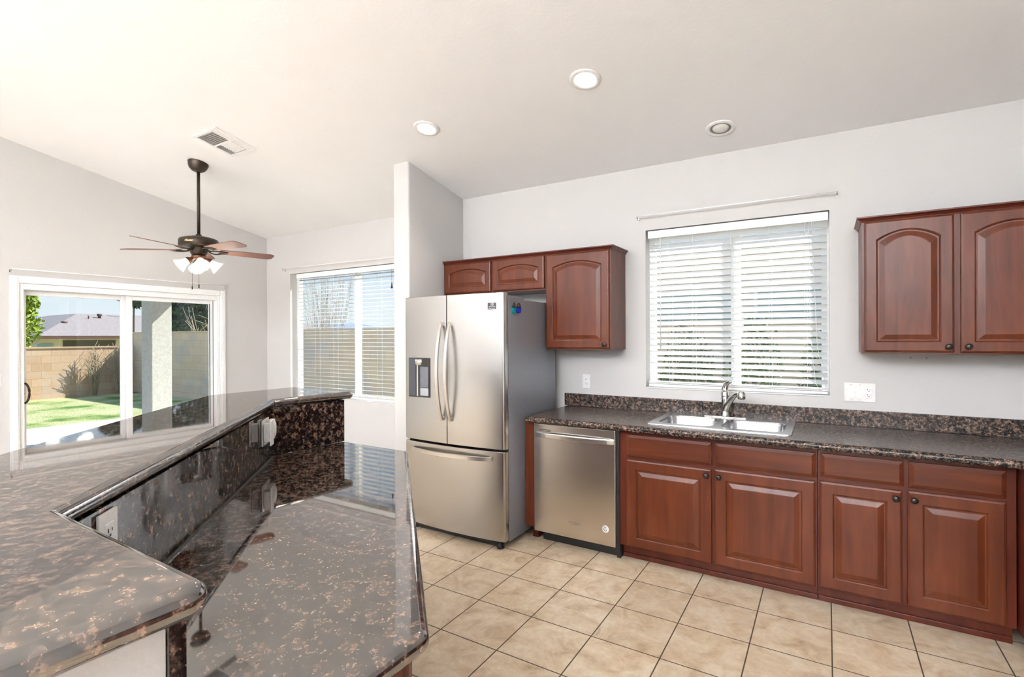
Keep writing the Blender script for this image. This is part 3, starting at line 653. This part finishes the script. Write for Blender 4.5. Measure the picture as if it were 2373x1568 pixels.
# pony wall under it
def band(pts, d0, d1):
    """closed outline between two offsets of an open polyline; left of travel is positive"""
    def off(d):
        out = []
        for i, p in enumerate(pts):
            p = Vector(p); e1 = (p-Vector(pts[i-1])).normalized() if i else None; e2 = (Vector(pts[i+1])-p).normalized() if i < len(pts)-1 else None
            e1 = e1 or e2; e2 = e2 or e1; n1 = Vector((-e1.y, e1.x)); n2 = Vector((-e2.y, e2.x)); nn = n1+n2; nn = nn/nn.length_squared*2; out.append(tuple(p+nn*d))
        return out
    return off(d0)+off(d1)[::-1]
face = [(-.695, .338), (-1.141, .338), (-2.277, 1.498), (-2.268, 1.925)]   # kitchen-side granite face line
gs = MB(); slab(gs, band(face, 0, .02), .9005, ZB-.043)
tag(part('island_backsplash', gs, 'granitev'), 'tall polished granite backsplash standing between island counter and raised bar', 'backsplash')
pw = MB(); slab(pw, band([(-.702, .338), (-1.141, .338), (-2.277, 1.498), (-2.268, 1.925)], .021, .141), 0, ZB-.043)
struct('wall_island', pw, 'wall')
lcp = [(-2.258, 1.918), (-1.800, 1.928), (-.662, .760), (-.668, .3385), (-1.139, .3385), (-2.265, 1.498)]
lb = MB(); slab(lb, roundpoly(lcp, [0, .03, .035, 0, 0, 0], 6), .858, .90, .0, seg=8)
# bullnose on the open edges only
lb = MB(); lc = roundpoly([(-2.276, 1.925), (-1.798, 1.925), (-.657, .762), (-.662, .339), (-1.140, .339), (-2.2765, 1.4985)], [0, .03, .035, 0, 0, 0], 6)
slab(lb, lc, .858, .90, .018, seg=8)
tag(setsmooth(part('island_counter', lb, 'granite'), 30), 'lower polished granite island counter with angled edge in the foreground', 'countertop')
ic = thing('island_cabinet', (-1.35, 1.1, 0), 'cherry base cabinet under the lower island counter', 'cabinet')
icp = [(-2.27, 1.875), (-1.832, 1.875), (-.705, .738), (-.705, .36), (-1.13, .36), (-2.27, 1.52)]
b = MB(); slab(b, icp, .10, .857); part('body', b, 'woodd', ic)
b = MB(); slab(b, offset(icp, .05), 0, .10); part('toe_kick', b, 'woodd', ic)
# door and drawer fronts on the angled side (normal +x+y) and on the short +x side
def placed(mb, p, ang): return mb.xf(Matrix.Translation(p) @ Matrix.Rotation(ang, 4, 'Z'))
sx_, sy_ = -.705, .738; ux, uy = -D, D
for i in range(3):
    off = .04+i*.52; p = (sx_+ux*off, sy_+uy*off, .115)
    d = part('door', placed(panel_door(.49, .555, 0, .062), p, R(135)), 'woodv', ic)
    kk = knob_mb(.46 if i % 2 == 0 else .03, .52); part('knob', placed(kk, p, R(135)), 'knob', d)
    part('drawer_front', placed(drawer_front(.49, .135), (p[0], p[1], .70), R(135)), 'woodh', ic)
p = (-.705, .372, .115); part('door', placed(panel_door(.31, .555, 0, .062), p, R(90)), 'woodv', ic); part('drawer_front', placed(drawer_front(.31, .135), (p[0], p[1], .70), R(90)), 'woodh', ic)
# plates on the angled backsplash. face plane passes (-1.709,.918); normal (.7071+)
fd = (Vector((-2.277, 1.498))-Vector((-1.141, .338))).normalized(); fa = atan2(fd.y, fd.x)
def onface(s_): q = Vector((-1.141, .338))+fd*s_; return q
nrm = Vector((fd.y, -fd.x)); nrm = nrm if nrm.x > 0 else -nrm
q = onface(.165)+nrm*.0012
decoplate('wall_outlet', (q.x, q.y, 1.06), fa, 1, 'white outlet plate on the granite backsplash near the notch in the bar', 'outlet', ['outlet'])
q = onface(1.475)+nrm*.0012
decoplate('wall_outlet', (q.x, q.y, 1.045), fa, 2, 'white outlet plate at the far end of the angled granite backsplash', 'outlet', ['outlet', 'outlet'])
for s_, lbl in ((1.43, 'white plug-in adapter with a flat face in the far backsplash outlet, nearer the camera'), (1.515, 'white plug-in adapter with a curved face in the far backsplash outlet, nearer the corner')):
    q = onface(s_)+nrm*.0105
    t = thing('plug_in_adapter', (q.x, q.y, 1.05), lbl, 'adapter'); t.rotation_euler = (0, 0, fa)
    if s_ < 1.5: part('body', MB().box(-.02, .02, -.028, 0, -.040, .040, .004), 'plastic', t, True); part('face_plate', MB().box(-.026, .026, -.034, -.028, -.058, .052, .002), 'trim', t, True)
    else: part('body', MB().box(-.022, .022, -.024, 0, -.045, .045, .006), 'plastic', t, True); part('face_plate', MB().lathe([(.001, .010), (.016, .008), (.022, 0)], n=20, mat4=Matrix.Translation((0, -.022, 0)) @ Matrix.Rotation(R(90), 4, 'X') @ Matrix.Diagonal((.95, 1.9, 1, 1))), 'trim', t, True)

# ------------------------------------------------------------------ ceiling fittings
TA = -atan(SL)
def can(x_, y_, lit, label):
    t = thing('recessed_light', (x_, y_, zc(y_)), label, 'ceiling light', 'recessed ceiling lights'); t.rotation_euler = (TA, 0, 0)
    part('trim_ring', MB().lathe([(.064, -.002), (.066, -.006), (.078, -.008), (.092, -.005), (.094, -.0005), (.064, -.0005)], n=40, caps=False), 'trim', t, True)
    part('recess', MB().lathe([(.0645, -.003), (.0645, -.0004), (.001, -.0004)], n=32, caps=False), plain('recess_grey', (.3, .3, .29), .5) if not lit else emis('glowing_baffle', (1, .85, .62), .7), t, True)  # when lit, the baffle itself emits, standing in for bulb light on it
    g = Matrix.Rotation(R(-14), 4, 'X')
    part('bulb', MB().lathe([(.001, -.018), (.022, -.0165), (.038, -.012), (.047, -.006), (.050, -.001)], n=32, mat4=Matrix.Translation((0, -.004, 0)), caps=False), 'lamp' if lit else 'bulbwhite', t, True)
    if lit:
        d = bpy.data.lights.new('can_lamp', 'SPOT'); d.energy = CAN; d.spot_size = R(130); d.spot_blend = .8; d.shadow_soft_size = .06; d.color = (1, .9, .76)
        lo = bpy.data.objects.new('can_lamp', d); COL.objects.link(lo); lo.parent = t; lo.location = (0, 0, -.05)
can(-1.196, 2.78, True, 'lit recessed ceiling light, nearest and highest of the three')
can(-2.435, 2.811, True, 'lit recessed ceiling light beside the wing wall top')
can(-.582, 3.552, False, 'unlit recessed ceiling light above the sink window')
# supply vent
vt = thing('ceiling_vent', (-4.155, 2.33, zc(2.33)), 'white rectangular louvred air vent on the sloped ceiling beside the fan', 'vent'); vt.rotation_euler = (TA, 0, 0)
vx, vy = .172, .170
b = MB()
for a, c, d, e_ in ((-vx, vx, -vy, -vy+.028), (-vx, vx, vy-.028, vy), (-vx, -vx+.028, -vy+.028, vy-.028), (vx-.028, vx, -vy+.028, vy-.028), (-vx+.02, vx-.02, -.008, .008)): b.box(a, c, d, e_, -.010, -.0005, .002)
part('frame', b, 'trim', vt, True)
part('backing', MB().box(-vx+.02, vx-.02, -vy+.02, vy-.02, -.003, -.0008), plain('vent_shadow_grey', (.22, .22, .21), .7), vt, True)
lv = MB()
def louvre(x0, x1, y0, y1, ax_, tl):
    m4 = Matrix.Translation(((x0+x1)/2, (y0+y1)/2, -.007)) @ Matrix.Rotation(tl, 4, ax_)
    q = MB().box(-(x1-x0)/2, (x1-x0)/2, -(y1-y0)/2, (y1-y0)/2, -.0006, .0006); q.xf(m4); lv.add(q.v, q.f)
for sgn in (-1, 1):
    ya, yb_ = (.012, vy-.03) if sgn > 0 else (-vy+.03, -.012)
    for i in range(5):
        louvre(-vx+.03+i*.0125, -vx+.03+i*.0125+.011, ya, yb_, 'Y', R(35)); louvre(vx-.03-i*.0125-.011, vx-.03-i*.0125, ya, yb_, 'Y', R(-35))
    for i in range(7): louvre(-.075, .075, ya+i*.018, ya+i*.018+.012, 'X', R(40 if sgn < 0 else -40))
part('louvres', lv, 'trim', vt, True)

# ceiling fan
FX, FY = -4.785, 2.447; FZ = zc(FY)
fan = thing('ceiling_fan', (FX, FY, FZ), 'dark bronze five blade ceiling fan with frosted lights hanging on a long downrod', 'ceiling fan')
part('canopy', MB().lathe([(.082, 0), (.083, -.010), (.080, -.014), (.078, -.030), (.066, -.055), (.045, -.074), (.030, -.080), (.001, -.080)], n=32, mat4=Matrix.Rotation(TA, 4, 'X')), 'bronze', fan, True)
zm = 2.37-FZ
part('downrod', MB().tube([(0, 0, -.06), (0, 0, zm+.01)], .0135, 14), 'bronze', fan, True)
mh = part('motor_housing', MB().lathe([(.016, zm+.03), (.024, zm+.026), (.024, zm+.012), (.060, zm+.008), (.064, zm), (.120, zm-.006), (.150, zm-.018), (.158, zm-.032), (.158, zm-.078), (.150, zm-.086), (.10, zm-.090), (.072, zm-.096), (.068, zm-.135), (.058, zm-.155), (.032, zm-.165), (.001, zm-.166)], n=48), 'bronze', fan, True)
ca = atan2(-FY, -FX)
textpart('brand_lettering', 'Hunter', .024, 'gold', mh, (FX+.160*cos(ca-R(28)), FY+.160*sin(ca-R(28)), FZ+zm-.052), (R(90), 0, ca-R(28)+R(90)), shear=.35)
for k in range(5):
    a = R(-142+72*k); bl = MB(); n_ = 10; top = []
    out = [(.165, -.050), (.30, -.058), (.56, -.068), (.60, -.066), (.628, -.045), (.632, 0), (.628, .045), (.60, .066), (.56, .068), (.30, .058), (.165, .050)]
    bl.rings([[(p[0], p[1], z) for p in out] for z in (-.003, .003)])
    m4 = Matrix.Rotation(a, 4, 'Z') @ Matrix.Translation((0, 0, zm-.112)) @ Matrix.Rotation(R(-12), 4, 'X')
    bo = part('blade', bl.xf(m4), plain('reddish_blade_wood', (.17, .085, .065), .65) if k == 0 else bpy.data.materials['reddish_blade_wood'], fan, True)
    ir = MB().tube(spath([(.065, .0, .004), (.10, .022, -.010), (.14, .040, -.012), (.185, .030, -.008), (.215, .018, -.006)]), .006, 8).tube(spath([(.065, 0, .004), (.10, -.022, -.010), (.14, -.040, -.012), (.185, -.030, -.008), (.215, -.018, -.006)]), .006, 8).box(.175, .235, -.025, .025, -.009, -.004, .002)
    part('blade_iron', ir.xf(m4), 'bronze', bo, True)
lk = part('light_kit', MB().lathe([(.03, zm-.160), (.060, zm-.166), (.064, zm-.172), (.050, zm-.186), (.022, zm-.196), (.001, zm-.197)], n=28), 'copper', fan, True)
for k in range(4):
    a = ca+pi/2*k+R(8); dr = Vector((cos(a)*.80, sin(a)*.80, -.62)).normalized(); o0 = Vector((cos(a)*.045, sin(a)*.045, zm-.182))
    m4 = Matrix.Translation(o0) @ dr.to_track_quat('Z', 'Y').to_matrix().to_4x4()
    part('lamp_socket', MB().lathe([(.010, 0), (.012, .015), (.026, .032), (.032, .048), (.033, .052)], n=20, mat4=m4), 'copper', lk, True)
    part('lamp_shade', MB().lathe([(.027, .045), (.030, .060), (.036, .085), (.046, .110), (.060, .135), (.062, .138), (.058, .134), (.044, .108), (.034, .085), (.027, .055)], n=28, mat4=m4, caps=False), 'shade', lk, True)
    part('light_bulb', MB().lathe([(.010, .050), (.014, .065), (.024, .085), (.026, .100), (.018, .118), (.001, .124)], n=16, mat4=m4), 'lamp', lk, True)
    d = bpy.data.lights.new('fan_lamp', 'POINT'); d.energy = FANW; d.shadow_soft_size = .06; d.color = (1, .93, .82)
    lo = bpy.data.objects.new('fan_lamp', d); COL.objects.link(lo); lo.parent = fan; lo.location = o0+dr*.19
tv = Vector((cos(ca+pi/2), sin(ca+pi/2), 0))
for s_, zz in ((-.05, .275), (.0, .26)):
    q = tv*s_+Vector((cos(ca), sin(ca), 0))*.05
    part('pull_chain', MB().tube([(q.x, q.y, zm-.165), (q.x, q.y, zm-.30), (q.x, q.y, zm-.165-zz)], .0014, 5).tube([(q.x, q.y, zm-.165-zz), (q.x, q.y, zm-.175-zz), (q.x, q.y, zm-.195-zz)], .0055, 8), 'bronze', fan, True)

# ------------------------------------------------------------------ outside
GZ = -.12
struct('lawn', MB().box(-60, 30, -25, 40, GZ-.2, GZ-.02), 'grass')
struct('patio_slab', panel(MB(), 'x', -12.0, XL-T, [(-6, GZ-.02), (6.9, GZ-.02), (6.9, GZ), (-6, GZ)]).box(XL-T, 4, YN+T, 5.3, GZ-.02, GZ).box(-9, 5, -12, YB-.2, GZ-.02, GZ), 'concrete')  # last box adds unseen concrete behind the room against green lawn bounce
wl = MB().box(-18.0, -17.8, -8, 7.2, GZ-.05, 1.21).box(-18.03, -17.77, -8, 7.2, 1.21, 1.25)
tag(part('block_wall', wl, 'blocky'), 'low tan block wall across the back lawn beyond the sliding door', 'garden wall')
wr = MB().box(-17.8, 3.0, 7.2, 7.4, GZ-.05, 1.62).box(-17.8, 3.0, 7.18, 7.42, 1.62, 1.66)
tag(part('block_wall', wr, 'blockx'), 'taller tan block wall along the side yard beyond the nook window', 'garden wall')
pc = thing('porch_column', (-9.2, 4.05, GZ), 'rough stucco porch column seen through the fixed glass panel', 'column')
part('shaft', MB().box(-9.34, -9.0, 3.89, 4.18, GZ, 2.6, .01), 'stucco', pc)
pv = MB().box(-9.45, XL-T-.001, -3.0, 4.72, 2.6, 2.78)
struct('porch_roof', pv, 'stucco')
# neighbour's house across the wall
nh = thing('neighbour_house', (-32, 10, GZ), 'low tan house with grey shingle hip roof beyond the block wall', 'house')
X0 = -30.0
part('outer_wall', MB().box(-42, X0-.6, 8.7, 27, GZ-1, 1.65), 'tanstucco', nh)
rf = MB(); e0, e1, ez = 8.4, 28.0, 1.60
V = [(X0, e0, ez), (X0, e1, ez), (-43, e1, ez), (-43, e0, ez), (-34.5, 11.3, 2.82), (-34.5, 24, 2.82), (X0, e0, ez-.1), (X0, e1, ez-.1), (-43, e1, ez-.1), (-43, e0, ez-.1), (-38.5, 11.3, 2.82), (-38.5, 24, 2.82)]
rf.add(V, [(0, 1, 5, 4), (1, 2, 11, 5), (2, 3, 10, 11), (3, 0, 4, 10), (4, 5, 11, 10), (6, 9, 8, 7)])
part('roof', rf, 'shingle', nh)
fs_ = MB().box(X0-.02, X0+.03, e0, e1, ez-.14, ez+.01).box(-43, X0, e0-.03, e0, ez-.14, ez+.01); part('fascia', fs_, 'fascia', nh)
part('porch_opening', MB().box(X0-.65, X0-.58, 9.5, 11.6, -.5, 1.40), 'porch', nh)
wn = part('window', MB().box(X0-.61, X0-.57, 8.55, 9.15, .5, 1.25), 'winglass', nh)
for x_, y_, z0_, hh, r_ in ((-33.6, 12.0, 2.35, .34, .07), (-33.9, 13.2, 2.5, .75, .04), (-33.4, 11.45, 2.35, .22, .02), (-32.5, 10.15, 2.1, .12, .08)):
    part('vent_pipe', MB().lathe([(r_, z0_), (r_, z0_+hh), (r_*1.6, z0_+hh), (r_*1.6, z0_+hh+.12)], (x_, y_, 0), 10), 'fascia', nh)
hl = MB(); random.seed(5); pts = []
for i in range(41):
    yy_ = -60+i*14; pts.append((yy_, 9.5+2.2*sin(i*.45+1.4)+1.2*sin(i*1.1)))
hl.rings([[(-380, y_, -10) for y_, z_ in pts], [(-400, y_, z_+3) for y_, z_ in pts], [(-460, y_, -10) for y_, z_ in pts]], False, False, True, close=False)
tag(part('distant_hills', hl, 'hill'), kind='structure')

def leaves(mb, c, rad, n, size, seed, flat=1.0):
    rnd = random.Random(seed); c = Vector(c)
    for _ in range(n):
        while True:
            d = Vector((rnd.uniform(-1, 1), rnd.uniform(-1, 1), rnd.uniform(-1, 1)))
            if .35 < d.length < 1: break
        p = c+Vector((d.x*rad[0], d.y*rad[1], d.z*rad[2])); s_ = size*rnd.uniform(.5, 1.2)
        u = Vector((rnd.uniform(-1, 1), rnd.uniform(-1, 1), rnd.uniform(-1, 1))).normalized(); v_ = u.cross(Vector((rnd.uniform(-1, 1), rnd.uniform(-1, 1), rnd.uniform(-.3, 1)))).normalized()
        mb.add([p-u*s_, p+v_*s_*.45, p+u*s_, p-v_*s_*.45], [(0, 1, 2, 3)])
    return mb
def tree(name, base_, h_, blobs, mt, label, cat='tree', leaf=.12, n=900, seed=1, trunk=.14, group=None):
    t = thing(name, base_, label, cat, group); b = Vector(base_)
    tr = MB().tube([b, b+Vector((.05, .05, h_*.4)), b+Vector((0, .1, h_*.8))], lambda q: trunk*(1-.7*q), 8)
    rnd = random.Random(seed)
    for c, rad in blobs: tr.tube([b+Vector((0, .05, h_*.4)), (b+Vector((0, .05, h_*.4))+Vector(c))/2+Vector((0, 0, .1)), Vector(c)], trunk*.25, 5)
    part('trunk', tr, 'bark', t)
    lf = MB()
    for i, (c, rad) in enumerate(blobs): leaves(lf, c, rad, n, leaf, seed*31+i)
    part('foliage', lf, mt, t); return t
tree('leafy_tree', (-24.1, 6.1, GZ), 2.2, [((-24, 6.2, 2.0), (.7, .68, .8)), ((-24, 6.1, 2.7), (.6, .7, .45)), ((-24, 6.55, 2.95), (.25, .16, .2)), ((-24, 6.0, 1.1), (.6, .6, .5))], 'leaf_y', 'yellow green tree at the left edge beyond the block wall', leaf=.10, n=1100, seed=2)
tree('evergreen_tree', (-19.5, 9.6, GZ), 4, [((-19.5, 9.5, 3.2), (1.0, 1.0, 1.2)), ((-19.3, 10.4, 2.9), (1.0, 1.0, 1.3)), ((-19.0, 9.7, 4.1), (1.2, 1.3, .8)), ((-19.6, 9.1, 2.3), (.6, .4, .6)), ((-19.6, 9.9, 2.0), (.7, .8, .6))], 'leaf_d', 'dark evergreen tree rising behind the porch column', leaf=.11, n=1500, seed=4, trunk=.14)
tree('evergreen_tree', (-19.7, 7.9, GZ), 3.6, [((-19.6, 7.95, 3.1), (.5, .55, .65)), ((-19.7, 7.6, 3.6), (.6, .6, .5))], 'leaf_d', 'smaller dark evergreen left of the porch column', leaf=.10, n=1300, seed=6, trunk=.05)
def twigs(name, base_, n, h_, spread, mt, label, seed, r=.006, cat='shrub', jx=.1, group=None):
    t = thing(name, base_, label, cat, group); rnd = random.Random(seed); b = Vector(base_); mb = MB()
    for _ in range(n):
        d = Vector((rnd.uniform(-1, 1)*spread[0], rnd.uniform(-1, 1)*spread[1], h_*rnd.uniform(.5, 1)))
        st2 = b+Vector((rnd.uniform(-.3, .3)*spread[0], rnd.uniform(-.3, .3)*spread[1], 0))
        k_ = st2+d*.5+Vector((rnd.uniform(-jx, jx), rnd.uniform(-.1, .1), .05)); mb.tube([st2, k_, st2+d], lambda q: r*(1-.6*q), 4)
        for _j in range(2):
            q0 = k_+(st2+d-k_)*rnd.random(); mb.tube([q0, q0+Vector((rnd.uniform(-2.5, 2.5)*jx, rnd.uniform(-.25, .25), rnd.uniform(.05, .3)))], r*.5, 4)
    part('twigs', mb, mt, t); return t
twigs('bare_shrub', (-14.5, 7.9, GZ), 60, 2.5, (1.3, .4), 'twig', 'pale bare branches sticking up over the side block wall', 11, .014)
for y_, sd_, lb in ((6.15, 21, 'dry brown vine climbing the back block wall, left of the column'), (6.72, 22, 'dry brown vine on the back block wall beside the column')):
    twigs('dry_vine', (-17.55, y_, GZ), 45, 1.3, (.05, .17), 'twig', lb, sd_, .010, jx=.03)
twigs('bare_tree', (-10.7, 8.6, GZ), 44, 4.2, (.8, .3), 'barklight', 'leafless tree with thin upright twigs behind the side yard wall', 31, .008, 'tree')
twigs('bare_tree', (-13.3, 10.6, GZ), 40, 4.6, (1.0, .3), 'barklight', 'second leafless tree, farther left behind the side yard wall', 32, .010, 'tree')
# neighbour's house close behind the kitchen window
sh = thing('neighbour_house', (0, 9.4, GZ), 'beige stucco house wall with dark windows seen through the sink window blind', 'house')
part('outer_wall', MB().box(-4.6, 6, 9.2, 9.4, GZ, 2.85), 'beigestucco', sh)
part('eave', MB().box(-4.8, 6.2, 8.75, 9.4, 2.85, 3.0), 'trim', sh)
for x_, wd in ((-2.75, 1.5), (-.95, 1.1)): wn = part('window', MB().box(x_, x_+wd, 9.16, 9.2, 1.15, 2.2), 'winglass', sh); part('window_frame', MB().box(x_-.05, x_, 9.14, 9.2, 1.1, 2.25).box(x_+wd, x_+wd+.05, 9.14, 9.2, 1.1, 2.25).box(x_-.05, x_+wd+.05, 9.14, 9.2, 2.2, 2.26).box(x_-.05, x_+wd+.05, 9.14, 9.2, 1.09, 1.15), 'trim', wn)
random.seed(9)
for i, (x_, y_) in enumerate([(-2.2, 6.3), (-1.45, 6.5), (-.7, 6.3), (.05, 6.5), (.8, 6.3)]):
    t = thing('garden_shrub', (x_, y_, GZ), ['small-leaved shrub outside the sink window, leftmost', 'small-leaved shrub outside the sink window, second from left', 'small-leaved shrub outside the sink window, in the middle', 'small-leaved shrub outside the sink window, second from right', 'small-leaved shrub outside the sink window, rightmost'][i], 'shrub', 'shrubs outside the sink window')
    hh = 1.8-.14*abs(i-1.8)
    part('stem', MB().tube([(x_, y_, GZ), (x_+.03, y_, hh*.6)], .02, 6), 'bark', t)
    part('foliage', leaves(MB(), (x_, y_, hh*.5+.05), (.33, .33, hh*.46), 1500, .04, 100+i), 'leaf_s', t)
